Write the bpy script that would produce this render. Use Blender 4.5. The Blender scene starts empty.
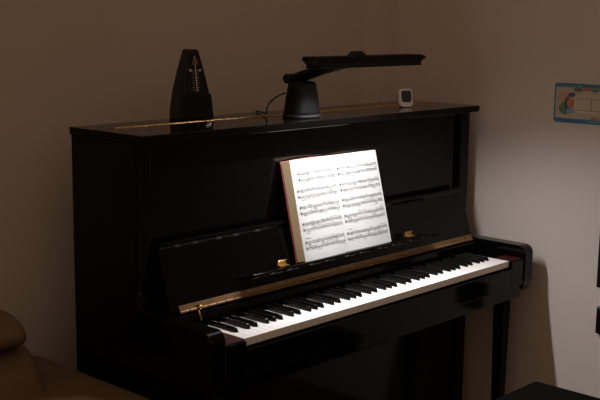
import bpy, bmesh, math, random
from mathutils import Vector, Matrix
random.seed(7)
S = bpy.context.scene
COL = S.collection
PI = math.pi

# ------------------------------------------------------------------ materials
def mat(name, color, rough=0.5, metal=0.0, spec=0.5, noise=None, bump=None, emit=None):
    m = bpy.data.materials.new(name); m.use_nodes = True
    nt = m.node_tree; b = nt.nodes['Principled BSDF']
    b.inputs['Base Color'].default_value = (*color, 1)
    b.inputs['Roughness'].default_value = rough
    b.inputs['Metallic'].default_value = metal
    b.inputs['Specular IOR Level'].default_value = spec
    if noise or bump:
        tc = nt.nodes.new('ShaderNodeTexCoord')
    if noise:                                   # (scale, amount)
        n = nt.nodes.new('ShaderNodeTexNoise'); n.inputs['Scale'].default_value = noise[0]
        n.inputs['Detail'].default_value = 5
        nt.links.new(tc.outputs['Object'], n.inputs['Vector'])
        r = nt.nodes.new('ShaderNodeValToRGB')
        a = noise[1]
        r.color_ramp.elements[0].position = .3; r.color_ramp.elements[1].position = .7
        r.color_ramp.elements[0].color = (*[c * (1 - a) for c in color], 1)
        r.color_ramp.elements[1].color = (*[min(1, c * (1 + a)) for c in color], 1)
        nt.links.new(n.outputs['Fac'], r.inputs['Fac'])
        nt.links.new(r.outputs['Color'], b.inputs['Base Color'])
    if bump:                                    # (scale, strength)
        n = nt.nodes.new('ShaderNodeTexNoise'); n.inputs['Scale'].default_value = bump[0]
        n.inputs['Detail'].default_value = 4
        nt.links.new(tc.outputs['Object'], n.inputs['Vector'])
        bp = nt.nodes.new('ShaderNodeBump'); bp.inputs['Strength'].default_value = bump[1]
        bp.inputs['Distance'].default_value = .002
        nt.links.new(n.outputs['Fac'], bp.inputs['Height'])
        nt.links.new(bp.outputs['Normal'], b.inputs['Normal'])
    if emit:
        b.inputs['Emission Color'].default_value = (*emit[0], 1)
        b.inputs['Emission Strength'].default_value = emit[1]
    return m

M = dict(
    wall=mat('wall_paint', (.57, .505, .465), .8, spec=.2, noise=(1.3, .03), bump=(60, .15)),
    floor=mat('floor_wood', (.07, .042, .026), .45, noise=(3, .2)),
    ceiling=mat('ceiling_paint', (.7, .66, .6), .9),
    black=mat('black_polyester', (.0018, .0015, .0015), .10, spec=.15, noise=(5, .1)),
    satin=mat('black_satin', (.008, .007, .007), .38, spec=.4),
    ebony=mat('ebony_key', (.003, .003, .003), .25, spec=.25),
    ivory=mat('ivory_key', (.84, .82, .79), .22, spec=.5, noise=(30, .01)),
    brass=mat('brass', (.78, .52, .22), .28, metal=1.0, noise=(60, .08)),
    dull_brass=mat('dull_brass', (.24, .135, .06), .62, metal=.6, noise=(60, .2)),
    wine=mat('wine_felt', (.032, .003, .004), .85, spec=.15, noise=(200, .2)),
    back=mat('back_timber', (.10, .06, .035), .6, noise=(8, .2)),
    lamp=mat('lamp_plastic', (.003, .003, .0035), .5, spec=.2),
    lampdark=mat('lamp_rubber', (.006, .006, .006), .6, spec=.3),
    diffuser=mat('lamp_diffuser', (.8, .8, .8), .5, emit=((1.0, .96, .93), 24.0)),
    metro=mat('metronome_shell', (.0025, .0025, .003), .3, spec=.3),
    metroplate=mat('metronome_plate', (.006, .006, .007), .4, spec=.3),
    gold=mat('gold_print', (.38, .29, .12), .4, metal=.3),
    steel=mat('steel', (.6, .6, .6), .25, metal=1.0),
    copper=mat('copper_weight', (.25, .12, .07), .4, metal=.4),
    printwhite=mat('pale_print', (.45, .36, .36), .5),
    white=mat('white_plastic', (.75, .73, .70), .35),
    grey=mat('grey_screen', (.045, .047, .045), .3),
    greyline=mat('screen_digits', (.02, .02, .02), .4),
    redplastic=mat('red_plastic', (.55, .12, .10), .4),
    paper=mat('paper', (.50, .50, .49), .8, spec=.15, noise=(25, .012)),
    cream=mat('page_edges', (.80, .66, .44), .85, spec=.1, noise=(300, .12)),
    redcover=mat('red_cover', (.17, .04, .03), .5, noise=(30, .1)),
    ink=mat('ink', (.05, .05, .055), .8, spec=.1),
    leather=mat('brown_leather', (.125, .080, .044), .55, spec=.35, noise=(14, .08), bump=(120, .25)),
    bench=mat('bench_vinyl', (.0015, .0013, .0013), .65, spec=.04, bump=(150, .2)),
    chartblue=mat('chart_blue', (.02, .15, .27), .4, noise=(40, .15)),
    chartcream=mat('chart_cream', (.44, .36, .27), .5, noise=(30, .08)),
    chartpaper=mat('chart_paper', (.50, .42, .31), .5),
    chartgreen=mat('chart_green', (.10, .17, .08), .5, noise=(60, .3)),
    chartorange=mat('chart_orange', (.42, .15, .09), .5, noise=(60, .2)),
    chartpink=mat('chart_pink', (.45, .26, .20), .5),
    chartnavy=mat('chart_navy', (.05, .07, .14), .5, noise=(60, .3)),
    chartsky=mat('chart_sky', (.15, .30, .38), .5),
    blackpanel=mat('black_panel', (.006, .006, .006), .3),
)

# ------------------------------------------------------------------ helpers
def obj(name, bm, m, parent=None, bevel=0, seg=2, smooth=False, subsurf=0, loc=None, rot=None):
    me = bpy.data.meshes.new(name)
    bmesh.ops.recalc_face_normals(bm, faces=bm.faces)
    bm.to_mesh(me); bm.free()
    o = bpy.data.objects.new(name, me); COL.objects.link(o)
    me.materials.append(M[m] if isinstance(m, str) else m)
    if smooth:
        for p in me.polygons: p.use_smooth = True
    if bevel:
        b = o.modifiers.new('bevel', 'BEVEL'); b.width = bevel; b.segments = seg
        b.limit_method = 'ANGLE'; b.angle_limit = math.radians(35)
        b.harden_normals = False
    if subsurf:
        s = o.modifiers.new('subsurf', 'SUBSURF'); s.levels = subsurf; s.render_levels = subsurf
        for p in me.polygons: p.use_smooth = True
    if parent: o.parent = parent
    if loc: o.location = loc
    if rot: o.rotation_euler = rot
    return o

def tag(o, label, cat, group=None):
    o['label'] = label; o['category'] = cat
    if group: o['group'] = group
    return o

def thing(name, label, cat, loc=(0, 0, 0), rot=(0, 0, 0), group=None):
    o = bpy.data.objects.new(name, None); COL.objects.link(o)
    o.location = loc; o.rotation_euler = rot; o.empty_display_size = .05
    return tag(o, label, cat, group)

def add_box(bm, x0, x1, y0, y1, z0, z1):
    v = [bm.verts.new((x, y, z)) for z in (z0, z1) for y in (y0, y1) for x in (x0, x1)]
    for f in ((0, 1, 3, 2), (4, 6, 7, 5), (0, 4, 5, 1), (2, 3, 7, 6), (0, 2, 6, 4), (1, 5, 7, 3)):
        bm.faces.new([v[i] for i in f])
    return bm
def box(*a): return add_box(bmesh.new(), *a)

def add_prism(bm, pts, a0, a1, axis='x'):
    """2-D outline extruded along an axis. axis x: pts=(y,z); y: pts=(x,z); z: pts=(x,y)"""
    def P(p, a):
        return (a, p[0], p[1]) if axis == 'x' else (p[0], a, p[1]) if axis == 'y' else (p[0], p[1], a)
    A = [bm.verts.new(P(p, a0)) for p in pts]; B = [bm.verts.new(P(p, a1)) for p in pts]
    bm.faces.new(A); bm.faces.new(B[::-1])
    n = len(pts)
    for i in range(n): bm.faces.new((A[i], B[i], B[(i + 1) % n], A[(i + 1) % n]))
    return bm
def prism(*a, **k): return add_prism(bmesh.new(), *a, **k)

def add_loft(bm, rings, cap=True):
    R = [[bm.verts.new(p) for p in r] for r in rings]
    n = len(R[0])
    for a, b in zip(R, R[1:]):
        for i in range(n): bm.faces.new((a[i], a[(i + 1) % n], b[(i + 1) % n], b[i]))
    if cap: bm.faces.new(R[0][::-1]); bm.faces.new(R[-1])
    return bm
def loft(*a, **k): return add_loft(bmesh.new(), *a, **k)

def add_tube(bm, pts, r, n=10):
    pts = [Vector(p) for p in pts]; rings = []
    for i, p in enumerate(pts):
        t = (pts[min(i + 1, len(pts) - 1)] - pts[max(i - 1, 0)]).normalized()
        ref = Vector((0, 0, 1)) if abs(t.z) < .9 else Vector((1, 0, 0))
        u = t.cross(ref).normalized(); w = t.cross(u)
        rr = r[i] if isinstance(r, (list, tuple)) else r
        rings.append([p + (u * math.cos(2 * PI * k / n) + w * math.sin(2 * PI * k / n)) * rr for k in range(n)])
    return add_loft(bm, rings)
def tube(*a, **k): return add_tube(bmesh.new(), *a, **k)

def superellipse(a, b, z, n=32, e=2.6, cx=0, cy=0):
    out = []
    for k in range(n):
        t = 2 * PI * k / n; c, s = math.cos(t), math.sin(t)
        out.append((cx + a * math.copysign(abs(c) ** (2 / e), c), cy + b * math.copysign(abs(s) ** (2 / e), s), z))
    return out

def rrect(x0, x1, y0, y1, r, n=5):
    out = []
    for cx, cy, a0 in ((x1 - r, y1 - r, 0), (x0 + r, y1 - r, 90), (x0 + r, y0 + r, 180), (x1 - r, y0 + r, 270)):
        for k in range(n + 1):
            a = math.radians(a0 + 90 * k / n)
            out.append((cx + r * math.cos(a), cy + r * math.sin(a)))
    return out

def bez(p0, p1, p2, p3, n=14):
    p0, p1, p2, p3 = map(Vector, (p0, p1, p2, p3)); out = []
    for i in range(n + 1):
        t = i / n; s = 1 - t
        out.append(p0 * s ** 3 + p1 * 3 * s * s * t + p2 * 3 * s * t * t + p3 * t ** 3)
    return out

def copy_tree(o, parent=None):
    c = o.copy(); COL.objects.link(c)
    if parent: c.parent = parent
    for ch in list(o.children): copy_tree(ch, c)
    return c

def struct(name, bm, m):
    o = obj(name, bm, m); o['kind'] = 'structure'; return o

# ------------------------------------------------------------------ room
XR, YB = .82, .735
struct('floor', box(-4.6, XR + .12, -4.2, YB + .12, -.08, 0), 'floor')
struct('wall_back', box(-4.6, XR + .12, YB, YB + .12, 0, 2.7), 'wall')
struct('wall_right', box(XR, XR + .12, -4.2, YB, 0, 2.7), 'wall')
struct('trim_1', box(.711, XR, .651, YB, 0, 2.7), 'wall')        # boxed-in pipe in the corner

# ------------------------------------------------------------------ upright piano
piano = thing('upright_piano', 'glossy black upright piano with open keyboard against the wall', 'piano', (0, .53, 0))
PO = Vector((0, -.53, 0))
def pp(name, bm, m, parent=None, **k):          # a piano part given in room coordinates
    bmesh.ops.translate(bm, verts=bm.verts, vec=PO)
    return obj(name, bm, m, parent or piano, **k)

H = 1.244
side = [(.535, .0), (.535, 1.222), (.262, 1.222), (.262, .83), (.256, .806), (.240, .793), (.21, .786)]
side += [(.012, .785)]
for k in range(1, 8):
    a = PI / 2 + PI / 2 * k / 7
    side.append((.012 + .028 * math.cos(a), .757 + .028 * math.sin(a)))
side += [(-.016, .668), (-.011, .645), (.005, .625), (.03, .611), (.06, .606), (.247, .606), (.247, 0)]
for s in (-1, 1):
    pp('side_panel', prism(side, s * .692, s * .745), 'black', bevel=.004, seg=3)
pp('lid', box(-.7504, .7504, .226, .4192, 1.222, H), 'black', bevel=.004, seg=3)
pp('rear_lid', box(-.7504, .7504, .4208, .535, 1.222, H), 'black', bevel=.003, seg=2)

def knuckles(x0, x1, y, z, r, pitch, n=10):
    bm = bmesh.new(); x = x0
    while x < x1 - 1e-6:
        e = min(x + pitch * .93, x1)
        ring = lambda X, R: [(X, y + R * math.cos(2 * PI * k / n), z + R * math.sin(2 * PI * k / n)) for k in range(n)]
        add_loft(bm, [ring(x, r * .8), ring(x + .001, r), ring(e - .001, r), ring(e, r * .8)])
        x += pitch
    return bm
bm = knuckles(-.685, .735, .42, H - .0005, .0032, .028)
add_box(bm, -.685, .735, .4193, .4207, H - .012, H - .002)
hin = pp('lid_hinge', bm, 'brass', smooth=False)
hin['label'] = 'long brass hinge across the piano lid'

pp('upper_panel', box(-.69, .69, .278, .297, .79, 1.2215), 'black', bevel=.003)
pp('lower_panel', box(-.69, .69, .262, .28, .11, .6095), 'black', bevel=.003)
pp('bottom_board', box(-.69, .69, .255, .51, .02, .108), 'black', bevel=.004)
bm = box(-.69, .69, .512, .533, .02, 1.2215)
for x in (-.5, -.17, .17, .5): add_box(bm, x - .04, x + .04, .533, .56, .05, 1.15)
pp('back_frame', bm, 'back', bevel=.002)
for s in (-1, 1):
    x0, x1 = sorted((s * .674, s * .717))
    pp('leg', loft([rr for rr in [[(x0 + .006, .052, .07), (x1 - .006, .052, .07), (x1 - .006, .084, .07), (x0 + .006, .084, .07)],
                                  [(x0, .046, .53), (x1, .046, .53), (x1, .09, .53), (x0, .09, .53)],
                                  [(x0, .046, .606), (x1, .046, .606), (x1, .09, .606), (x0, .09, .606)]]]), 'black', bevel=.004)
    pp('toe_block', box(x0 - .004, x1 + .004, .03, .246, .0, .07), 'black', bevel=.008, seg=3)
pp('keybed', box(-.69, .69, -.004, .29, .61, .652), 'black', bevel=.004, seg=3)
pp('key_slip', box(-.6165, .6165, -.014, -.004, .653, .719), 'black', bevel=.003, seg=3)
for s in (-1, 1):
    x0, x1 = sorted((s * .6175, s * .6915))
    kb = pp('key_block', box(x0, x1, -.012, .158, .653, .742), 'black', bevel=.003, seg=3)
    bm = box(x0 + .002, x1 - .002, -.006, .062, .742, .7445)
    t = pp('block_top', bm, 'wine', kb, bevel=.0008)
    t['label'] = 'dark red top of the key block'
pp('name_board', prism([(.170, .752), (.174, .7755), (.262, .7755), (.262, .752)], -.69, .69), 'black', bevel=.002)

# keys -----------------------------------------------------------------
KW = .0237; ZK = .745; KL = .150
NAMES = 'ABCDEFG'
black_after = {'A': .0022, 'C': -.0022, 'D': .0022, 'F': -.003, 'G': 0.0}
BW = .0062                                             # half of the notch
x_left = -26 * KW
kmesh = {}
def key_outline(nm, first, last):
    w = KW - .0009; L, R = -w / 2, w / 2
    prev = NAMES[(NAMES.index(nm) - 1) % 7]
    ln = prev in black_after and not first; rn = nm in black_after and not last
    o = [(L, 0), (R, 0)]
    if rn: xr = KW / 2 + black_after[nm] - BW; o += [(R, .05), (xr, .05), (xr, KL)]
    else: o += [(R, KL)]
    if ln: xl = -KW / 2 + black_after[prev] + BW; o += [(xl, KL), (xl, .05), (L, .05)]
    else: o += [(L, KL)]
    return o
protos = {}
def key_obj(proto_key, name, make):
    if proto_key not in protos: protos[proto_key] = make(); return protos[proto_key]
    c = protos[proto_key].copy(); COL.objects.link(c); c.parent = piano; return c
for i in range(52):
    nm = NAMES[i % 7]; first, last = i == 0, i == 51
    cx = x_left + (i + .5) * KW
    def mk():
        bm = prism(key_outline(nm, first, last), ZK - .021, ZK, axis='z')
        return obj('white_key', bm, 'ivory', piano, bevel=.0009, seg=2)
    k = key_obj((nm, first, last), 'white_key', mk)
    k.location = (cx, -.53, 0)
    if nm in black_after and not last:
        bx = cx + KW / 2 + black_after[nm]
        def mb():
            r = lambda hw, y0, y1, z: [(-hw, y0, z), (hw, y0, z), (hw, y1, z), (-hw, y1, z)]
            bm = loft([r(.0052, .052, KL, ZK - .015), r(.0052, .0525, KL, ZK + .002), r(.0044, .057, KL, ZK + .0105), r(.0036, .060, KL, ZK + .0118)])
            return obj('black_key', bm, 'ebony', piano, bevel=.0008, seg=2)
        b = key_obj('black', 'black_key', mb)
        b.location = (bx, -.53, 0)

# fallboard, folded open ------------------------------------------------
lip = [(.2505 + .0085 * math.cos(a), .952 + .0085 * math.sin(a)) for a in [math.radians(200 - 22 * k) for k in range(11)]]
fb = prism([(.196, .783), (.2445, .942)] + lip + [(.262, .942), (.218, .783)], -.686, .686)
fall = pp('fallboard', fb, 'black', bevel=.002, seg=2)
bm = knuckles(-.660, .682, .191, .7815, .0040, .032)
add_prism(bm, [(.1935, .783), (.1925, .783), (.1970, .798), (.1985, .798)], -.660, .682)
pp('fallboard_hinge', bm, 'dull_brass')['label'] = 'long brass hinge at the foot of the fallboard'
led = prism([(.160, .836), (.158, .843), (.161, .847), (.166, .847), (.202, .8355), (.214, .8355), (.214, .828), (.196, .828)], -.425, .425)
ledge = pp('music_ledge', led, 'black', fall, bevel=.0015, seg=2)
for x in (-.280, .312):
    bm = box(x - .018, x + .018, .178, .196, .8445, .8475)
    add_box(bm, x - .018, x + .018, .192, .197, .8465, .857)
    for k in (-1, 0, 1): add_tube(bm, [(x + k * .0115 - .005, .1935, .858), (x + k * .0115 + .005, .1935, .858)], .0028, 8)
    pp('ledge_hinge', bm, 'brass', ledge, bevel=.0006)
for x in (-.612,):
    bm = tube([(x, .186, .793), (x, .176, .792), (x, .1755, .792), (x, .166, .7915), (x, .164, .7915)], [.003, .003, .006, .0065, .004], 14)
    add_tube(bm, [(x, .178, .790), (x, .170, .772), (x, .163, .758)], [.002, .0025, .002], 8)
    pp('latch_knob', bm, 'brass', fall, smooth=True)

# ------------------------------------------------------------------ music book
TH = math.radians(13.5)
book = thing('music_book', 'open sheet music book with red cover on the piano ledge', 'book', (.010, .1970, .8385), (-TH, 0, 0))
BH = .296; HWB = .209
def thick(u):                                  # stack thickness across the spread, u in [-1,1]
    if u < 0:
        a = -u
        return .006 + .020 * min(1, a / .55) ** .6 if a < .55 else .026
    return .006 + .008 * math.sin(min(1, u / .5) * PI / 2) - (.006 * (u - .5) / .5 if u > .5 else 0)
def px_(u): return u * HWB
def yfront(u, v):                              # page surface, v in [0,1] up the page
    curl = .006 * max(0, (u - .55) / .45) ** 2 * v
    curl += .004 * max(0, (-u - .8) / .2) ** 2
    return -(thick(u)) + .0275 - .026 + curl - .0015
# block of pages behind each open page: slanted outer edge
def block(u0, u1, fan):
    n = 14; rings = []
    for j in range(2):
        z = .003 + j * (BH - .004); v = j
        ring = []
        for i in range(n + 1):
            u = u0 + (u1 - u0) * i / n
            ring.append((px_(u), yfront(u, v) + .0006, z))
        for i in range(n, -1, -1):
            u = u0 + (u1 - u0) * i / n
            e = fan if (u0 < 0 and i == 0) or (u0 >= 0 and i == n) else 0
            ring.append((px_(u) + (-e if u0 < 0 else e), .0035, z))
        rings.append(ring)
    return loft(rings)
obj('page_block', block(-1, 0, .006), 'cream', book)
obj('page_block', block(0, 1, .0), 'cream', book)
def page(u0, u1, dz=0):
    bm = bmesh.new(); nu, nv = 24, 10; g = []
    for i in range(nu + 1):
        u = u0 + (u1 - u0) * i / nu
        g.append([bm.verts.new((px_(u), yfront(u, j / nv), .001 + (BH) * j / nv + dz)) for j in range(nv + 1)])
    for i in range(nu):
        for j in range(nv): bm.faces.new((g[i][j], g[i + 1][j], g[i + 1][j + 1], g[i][j + 1]))
    return bm
pageL = obj('page', page(-1, 0), 'paper', book, smooth=True)
pageR = obj('page', page(0, 1.0), 'paper', book, smooth=True)
cv = bmesh.new()
add_prism(cv, [(-HWB - .0125, .0036), (HWB + .003, .0036), (HWB + .003, .0065), (-HWB - .0125, .0065)], 0, BH + .002, axis='z')
obj('cover', cv, 'redcover', book, bevel=.0008)['label'] = 'red book cover'
# a leaf arching up behind the open pages
bm = bmesh.new(); a = []; b = []
for i in range(17):
    t = i / 16; x = -HWB + .002 + .19 * t
    z = BH + .001 + .004 * math.sin(PI * t) ** .8
    a.append(bm.verts.new((x, .0030, z - .02))); b.append(bm.verts.new((x, .0030 - .004 * math.sin(PI * t), z)))
for i in range(16): bm.faces.new((a[i], a[i + 1], b[i + 1], b[i]))
lf = obj('loose_leaf', bm, 'redcover', book); sm = lf.modifiers.new('solid', 'SOLIDIFY'); sm.thickness = .0005

# printed notation: staves, barlines, notes, beams, headings
def notation(u0, u1, first):
    bm = bmesh.new()
    def surf(u, z): return (px_(u), yfront(u, (z - .001) / BH) - .0006, z)
    def strip(x0, z0, x1, z1, w, vertical=False):
        n = 1 if vertical else max(1, int(abs(x1 - x0) / .012)); prev = None
        for i in range(n + 1):
            t = i / n; x = x0 + (x1 - x0) * t; z = z0 + (z1 - z0) * t
            if vertical: A, B = surf((x0 - w / 2) / HWB, z), surf((x0 + w / 2) / HWB, z)
            else: A, B = surf(x / HWB, z - w / 2), surf(x / HWB, z + w / 2)
            c = (bm.verts.new(A), bm.verts.new(B))
            if prev: bm.faces.new((prev[0], c[0], c[1], prev[1]))
            prev = c
    def vert(x, z0, z1, w): strip(x, z0, x, z1, w, True)
    def head(x, z, r=.00095):
        vs = []
        for k in range(8):
            a = 2 * PI * k / 8
            vs.append(bm.verts.new(surf((x + r * 1.3 * math.cos(a)) / HWB, z + r * math.sin(a) + .0004 * math.cos(a))))
        bm.faces.new(vs)
    X0, X1 = u0 * HWB, u1 * HWB
    sp = .0017
    tops = [.258, .2085, .1605, .112, .058]
    for s, zt in enumerate(tops):
        xs = X0 + (.012 if (s == 0 and first) else 0)
        for st in range(2):
            z0 = zt - st * .0175
            for l in range(5): strip(xs, z0 - l * sp, X1, z0 - l * sp, .00034)
            # clef
            head(xs + .004, z0 - 2 * sp, .0022); vert(xs + .004, z0 - 5 * sp, z0 + sp, .0007)
            nb = 4 if s != 4 else 5
            bw = (X1 - xs - .010) / nb
            for b in range(nb):
                xb = xs + .010 + b * bw
                for grp in range(2):
                    n = random.choice([3, 4, 4, 4]); gx = xb + .002 + grp * bw / 2
                    step = (bw / 2 - .002) / n
                    base = z0 - random.uniform(.0, 4) * sp
                    d = random.choice([-1, 1]) * sp * .5
                    up = random.random() < .5
                    hz = [base + d * k + random.choice([0, 0, sp * .5]) for k in range(n)]
                    zb = (max(hz) + .0055) if up else (min(hz) - .0055)
                    for k in range(n):
                        x = gx + k * step
                        head(x, hz[k])
                        if random.random() < .35: head(x, hz[k] - 2 * sp)
                        vert(x + (.0013 if up else -.0013), min(hz[k], zb), max(hz[k], zb), .0003)
                    strip(gx, zb, gx + (n - 1) * step, zb, .0008)
        for b in range(5):
            x = xs + (X1 - xs) * b / 4 if b else xs
            vert(x, zt - .0175 - 4 * sp, zt, .0006)
    # headings: a line of small words above the first and last systems
    for (hx, hz_, n) in ((X0 + .004, tops[4] + .0085, 5), (X0 + .060, tops[0] + .013, 4), (X1 - .014, tops[0] + .012, 2)):
        for k in range(n):
            x = hx + k * .0042
            strip(x, hz_, x + .0028, hz_, .0016)
    return bm
obj('printed_music', notation(-.955, -.06, True), 'ink', pageL)
obj('printed_music', notation(.03, .95, False), 'ink', pageR)

# ------------------------------------------------------------------ piano lamp
lamp = thing('piano_lamp', 'black piano lamp with long bar head and conical base', 'lamp', (-.065, .322, H))
obj('base', loft([superellipse(.052 * s, .049 * s, z) for s, z in ((.97, .010), (1.0, .013), (.985, .02), (.91, .055), (.80, .088), (.77, .098), (.72, .105), (.60, .108))]), 'lamp', lamp, smooth=True)
obj('foot_ring', loft([superellipse(.055 * s, .052 * s, z) for s, z in ((.97, .0004), (1, .002), (1, .008), (.96, .0105))]), 'lampdark', lamp, smooth=True)
HY, HZ, HX = -.222, .172, .030
arm_pts = [(.0, .046, .110), (.0, .006, .120), (.0, -.08, .146), (.0, -.17, .165), (.0, -.215, .173)]
arm_r = [(.020, .013), (.024, .018), (.023, .016), (.021, .013), (.019, .009)]
rings = []
for (x, y, z), (a, b) in zip(arm_pts, arm_r):
    rings.append([(x + a * math.copysign(abs(math.cos(t)) ** .7, math.cos(t)), y - .25 * b * math.sin(t), z + b * math.copysign(abs(math.sin(t)) ** .7, math.sin(t))) for t in [2 * PI * k / 20 for k in range(20)]])
obj('arm', loft(rings), 'lamp', lamp, smooth=True)
obj('pivot', tube([(-.030, .040, .114), (-.027, .040, .114), (.027, .040, .114), (.030, .040, .114)], [.011, .0145, .0145, .011], 20), 'lampdark', lamp, bevel=.001)
hl = .240
head = obj('lamp_head', prism([(-hl, .019), (-hl - .003, .010), (-hl + .012, -.002), (hl - .014, -.002), (hl - .012, .002), (hl + .008, .009), (hl + .002, .015), (hl - .016, .019)], -.029, .029, axis='y'), 'lamp', lamp, bevel=.003, seg=3)
head.location = (HX, HY, HZ)
SK = -.013
bm = bmesh.new()
add_box(bm, -hl + .014, hl - .016, -.028, -.024, SK, -.002)
add_box(bm, -hl + .014, hl - .016, .024, .028, SK, -.002)
add_box(bm, -hl + .014, -hl + .018, -.024, .024, SK, -.002)
add_box(bm, hl - .020, hl - .016, -.024, .024, SK, -.002)
obj('shade_skirt', bm, 'lampdark', head, bevel=.001)
df = obj('diffuser', box(-hl + .022, hl - .024, .000, .020, -.0045, -.0022), 'diffuser', head)
la = bpy.data.lights.new('led_strip', 'AREA'); la.shape = 'RECTANGLE'; la.size = .435; la.size_y = .020
la.spread = math.radians(144); la.energy = 9.2; la.color = (.98, .97, 1.0)
lo = bpy.data.objects.new('led_strip', la); COL.objects.link(lo); lo.parent = head
lo.location = (-.001, .010, -.006); lo.rotation_euler = (math.radians(-11), 0, 0)
df['label'] = 'glowing light strip under the lamp head'
def jr(h, y0, y1, z): return [(-h, HY + y0, z), (h, HY + y0, z), (h, HY + y1, z), (-h, HY + y1, z)]
obj('head_joint', loft([jr(.028, -.004, .027, HZ + .0192), jr(.014, .002, .024, HZ + .031)]), 'lampdark', lamp, bevel=.003)
cab = bez((-.03, .040, .072), (-.05, .060, .062), (-.068, .075, .045), (-.074, .075, .022), 12) + bez((-.074, .075, .022), (-.076, .074, .008), (-.06, .085, .0062), (-.02, .150, .0058), 10)[1:]
cab += bez((-.02, .150, .0058), (.0, .180, .005), (.01, .20, .003), (.015, .211, .0028), 6)[1:]
obj('power_cord', tube(cab, .0022, 8), 'lampdark', lamp, smooth=True)

# ------------------------------------------------------------------ metronome
metro = thing('metronome', 'black pyramid metronome standing on the left of the piano lid', 'metronome', (-.366, .482, H), (0, 0, math.radians(-15)))
def sq(w, d, z, cy=0): return [(x, y + cy, z) for x, y in rrect(-w / 2, w / 2, -d / 2, d / 2, min(w, d) * .12, 4)]
obj('body', loft([sq(.100, .086, 0), sq(.102, .088, .006), sq(.100, .086, .03), sq(.088, .076, .08), sq(.064, .057, .14), sq(.040, .036, .192), sq(.036, .032, .199), sq(.028, .024, .202)]), 'metro', metro, smooth=False, bevel=.001)
def front_y(z):                                # front plane of the shell at height z
    zz = [(0, .043), (.03, .043), (.08, .038), (.14, .0285), (.192, .018), (.202, .012)]
    for (a, ya), (b, yb) in zip(zz, zz[1:]):
        if z <= b: return -(ya + (yb - ya) * (z - a) / (b - a))
    return -.02
def slab(hw0, hw1, z0, z1, off, th):
    f = lambda z, o: front_y(z) - o
    return loft([[(-hw0, f(z0, off), z0), (hw0, f(z0, off), z0), (hw0, f(z0, off - th), z0), (-hw0, f(z0, off - th), z0)],
                 [(-hw1, f(z1, off), z1), (hw1, f(z1, off), z1), (hw1, f(z1, off - th), z1), (-hw1, f(z1, off - th), z1)]])
obj('front_cover', slab(.051, .044, .004, .076, .0065, .012), 'metro', metro, bevel=.002)
plate = obj('scale_plate', slab(.034, .016, .078, .188, .001, .004), 'metroplate', metro, bevel=.0005)
bm = bmesh.new()
for k in range(9):
    z = .086 + k * .0068
    for s in (-1, 1):
        add_box(bm, *(sorted((s * .0035, s * (.0085 + .002 * (k % 2))))), front_y(z) - .0022, front_y(z) - .001, z, z + .0022)
obj('scale_marks', bm, 'gold', plate)
for s in (-1, 1):
    z = .142
    pts = [(-.007, 0), (.0, .005), (.008, .004), (.006, -.001), (.0, -.004)]
    obj('printed_emblem', prism([(s * .014 + p[0] * s * .8, z + p[1]) for p in pts], front_y(z) - .0025, front_y(z) - .001, axis='y'), 'printwhite', plate)
pend = obj('pendulum', tube([(.001, front_y(.082) - .004, .082), (.001, front_y(.185) - .004, .183)], .0013, 8), 'steel', metro)
bm = bmesh.new(); z = .166
add_prism(bm, [(-.0075, z - .009), (.0095, z - .009), (.0075, z + .009), (-.0055, z + .009)], front_y(z) - .007, front_y(z) - .0015, axis='y')
obj('sliding_weight', bm, 'copper', pend, bevel=.0015)

# ------------------------------------------------------------------ small things on the lid
th = thing('digital_thermometer', 'small white rounded digital thermometer on the piano lid', 'thermometer', (.474, .342, H), (0, 0, math.radians(-22)))
tilt = math.radians(-9)
o = obj('casing', prism(rrect(-.026, .026, .0, .062, .015), -.008, .004, axis='y'), 'white', th, bevel=.003, seg=3, rot=(tilt, 0, 0))
o2 = obj('back_shell', prism(rrect(-.0255, .0255, .001, .061, .0145), .004, .011, axis='y'), 'redplastic', th, bevel=.003, seg=3, rot=(tilt, 0, 0))
o2['label'] = 'red back of the casing'
sc_ = obj('screen', prism(rrect(-.0195, .0195, .017, .056, .009), -.0092, -.0075, axis='y'), 'grey', o, bevel=.0005)
bm = bmesh.new()
for z in (.024, .034, .042): add_box(bm, -.011, .010, -.0096, -.0091, z, z + .0016)
obj('screen_segments', bm, 'greyline', sc_)

cl = obj('curved_mark', tube([(p[0], p[1], .0013) for p in bez((.0, .0, 0), (-.01, -.03, 0), (-.035, -.06, 0), (-.075, -.078, 0), 12)], .0018, 8), 'white', smooth=True, loc=(-.387, .386, H + .0006))  # thin white tube drawing a small curved mark of unknown kind
tag(cl, 'tiny curved white mark on the lid before the metronome', 'wire')

# ------------------------------------------------------------------ chart on the right wall
chart = thing('wall_chart', 'small blue edged picture chart on the right wall', 'chart', (XR, -.122, 1.268), (0, 0, -PI / 2))
# local: x runs along the wall towards the room's front, -y out of the wall... z up
CW, CH = .098, .066
obj('border', prism(rrect(-CW, CW, -CH, CH, .010), -.0020, 0, axis='y'), 'chartblue', chart)
pan = obj('picture', prism(rrect(-CW + .006, CW - .006, -CH + .015, CH - .013, .004), -.0028, -.0018, axis='y'), 'chartcream', chart)
def blob(name, cx, cz, rx, rz, m, d, e=2.2, n=18, wob=.12):
    pts = []
    for k in range(n):
        a = 2 * PI * k / n; w = 1 + random.uniform(-wob, wob)
        pts.append((cx + rx * w * math.cos(a), cz + rz * w * math.sin(a)))
    obj(name, prism(pts, -.0028 - d, -.0026, axis='y'), m, pan)
blob('painted_patch', -.060, .018, .026, .020, 'chartpink', .0003)
blob('painted_patch', -.058, -.020, .020, .020, 'chartgreen', .0005)
blob('painted_patch', -.046, -.002, .015, .022, 'chartnavy', .0007)
blob('painted_patch', -.036, .000, .013, .017, 'chartorange', .0010)
blob('painted_patch', -.036, -.026, .017, .008, 'chartsky', .0009)
blob('painted_patch', -.033, .028, .014, .008, 'chartnavy', .0009)
blob('painted_patch', -.010, .046, .020, .007, 'chartgreen', .0009)
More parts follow.
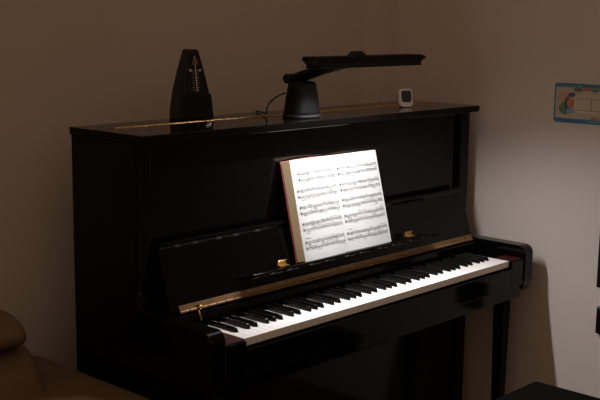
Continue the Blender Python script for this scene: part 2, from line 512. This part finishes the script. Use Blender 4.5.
blob('painted_patch', .022, .048, .016, .007, 'chartorange', .0009)
blob('painted_patch', .050, .046, .016, .006, 'chartgreen', .0011)
blob('painted_patch', .052, -.046, .016, .005, 'chartorange', .0011)
obj('text_box', prism(rrect(-.020, .085, -.032, .030, .004), -.0040, -.0026, axis='y'), 'chartpaper', pan)
bm = bmesh.new()
for z in (.016, -.022): add_box(bm, -.014, .078, -.0045, -.0039, z, z + .0014)
add_box(bm, .040, .0414, -.0045, -.0039, -.022, .016)
obj('ruled_lines', bm, 'chartnavy', pan)
for k in range(5): obj('pale_mark', box(.030 + k * .011, .038 + k * .011, -.0027, -.0018, -.060, -.055), 'chartsky', chart)
for k in range(4): obj('pale_mark', box(-.075 + k * .020, -.062 + k * .020, -.0027, -.0018, .056, .060), 'chartsky', chart)

# two black panels at the photo's right edge
a = obj('wall_panel', box(-.020, 0, -.13, 0, -.109, .109), 'blackpanel', bevel=.004, loc=(XR, -.226, .772))
tag(a, 'tall black panel on the right wall, the upper one below the picture chart', 'panel')
a = obj('wall_panel', box(-.020, 0, -.13, 0, -.047, .047), 'blackpanel', bevel=.006, loc=(XR, -.231, .551))
tag(a, 'short black panel on the right wall below the taller black panel', 'panel')

# ------------------------------------------------------------------ piano bench
bench = thing('piano_bench', 'black padded piano bench in front of the keyboard', 'bench', (-.035, -.495, 0))
obj('seat_pad', prism(rrect(-.28, .28, -.165, .165, .022, 6), .435, .507, axis='z'), 'bench', bench, bevel=.016, seg=4)
bm = box(-.255, .255, -.145, .145, .375, .4345)
obj('apron', bm, 'satin', bench, bevel=.003)
def bleg(sx, sy):
    x, y = sx * .235, sy * .125
    r = lambda h, z: [(x - h, y - h, z), (x + h, y - h, z), (x + h, y + h, z), (x - h, y + h, z)]
    return loft([r(.015, 0), r(.022, .3745)])
for sx in (-1, 1):
    for sy in (-1, 1): obj('leg', bleg(sx, sy), 'satin', bench, bevel=.003)

# ------------------------------------------------------------------ sofa
sofa = thing('leather_sofa', 'brown leather sofa with puffy headrest left of the piano', 'sofa', (-1.75, .22, 0))
SO = Vector((1.75, -.22, 0))
def sp_(name, bm, **k):
    bmesh.ops.translate(bm, verts=bm.verts, vec=SO)
    return obj(name, bm, 'leather', sofa, **k)
def pillow(x0, x1, prof, n=3, e=.05):
    """soft form: yz profile swept along x, ends drawn in"""
    cy = sum(p[0] for p in prof) / len(prof); cz = sum(p[1] for p in prof) / len(prof)
    def ring(x, s): return [(x, cy + (y - cy) * s, cz + (z - cz) * s) for y, z in prof]
    return loft([ring(x0, .80), ring(x0 + e * .4, .95), ring(x0 + e, 1), ring(x1 - e, 1), ring(x1 - e * .4, .95), ring(x1, .80)])
# right arm by the piano, left arm beyond the frame
for x0, x1 in ((-1.02, -.785), (-2.7, -2.485)):
    sp_('arm', box(x0, x1, -.26, .66, .06, .602), bevel=.035, seg=5)
for x0, x1 in ((-1.735, -.905), (-2.53, -1.745)):
    sp_('back_cushion', pillow(x0, x1 - .035, [(.36, .40), (.32, .50), (.36, .63), (.42, .712), (.50, .725), (.58, .68), (.62, .55), (.62, .40)], e=.06), subsurf=2)
    sp_('headrest', pillow(x0, x1 - .075, [(.405, .715), (.38, .74), (.40, .775), (.48, .800), (.57, .79), (.61, .75), (.57, .715), (.47, .705)], e=.025), subsurf=2)
    sp_('seat_cushion', box(x0 + (.0 if x0 < -2 else 0), min(x1, -1.025), -.26, .36, .27, .44), bevel=.04, seg=4)
sp_('base', box(-2.48, -1.025, -.22, .64, .06, .265), bevel=.01)
for x in (-2.6, -.9):
    for y in (-.18, .58): sp_('foot', box(x - .03, x + .03, y - .03, y + .03, 0, .0595), bevel=.004)

# ------------------------------------------------------------------ light
w = bpy.data.worlds.new('World'); S.world = w; w.use_nodes = True
nt = w.node_tree; bg = nt.nodes['Background']       # dim evening room: soft warm light, mostly from above
tc = nt.nodes.new('ShaderNodeTexCoord')
mr = nt.nodes.new('ShaderNodeMapRange'); mr.interpolation_type = 'SMOOTHSTEP'
mr.inputs['From Min'].default_value = -.1; mr.inputs['From Max'].default_value = .7
mr.inputs['To Min'].default_value = .045; mr.inputs['To Max'].default_value = .35
dt = nt.nodes.new('ShaderNodeVectorMath'); dt.operation = 'DOT_PRODUCT'; dt.inputs[1].default_value = (-.45, .0, .89)
nt.links.new(tc.outputs['Generated'], dt.inputs[0]); nt.links.new(dt.outputs['Value'], mr.inputs['Value'])
nt.links.new(mr.outputs['Result'], bg.inputs['Strength'])
bg.inputs['Color'].default_value = (1.0, .665, .435, 1)

# ------------------------------------------------------------------ camera
cam = bpy.data.cameras.new('camera'); co = bpy.data.objects.new('camera', cam); COL.objects.link(co)
yaw, pitch, roll = .8245, .1701, .0125
cy, sy = math.cos(yaw), math.sin(yaw); cp, sp = math.cos(pitch), math.sin(pitch)
f = Vector((sy * cp, cy * cp, -sp)); r = Vector((cy, -sy, 0)); u = r.cross(f)
c, s = math.cos(roll), math.sin(roll)
r2, u2 = r * c + u * s, u * c - r * s
co.matrix_world = Matrix(((r2.x, u2.x, -f.x, -2.4042), (r2.y, u2.y, -f.y, -1.8382), (r2.z, u2.z, -f.z, 1.5386), (0, 0, 0, 1)))
cam.sensor_width = 36; cam.lens = 1061.8 * 36 / 600
cam.clip_start = .05
S.camera = co
S.view_settings.view_transform = 'Standard'
S.view_settings.look = 'None'
S.view_settings.gamma = 1
S.view_settings.use_curve_mapping = False
S.view_settings.exposure = 0.0
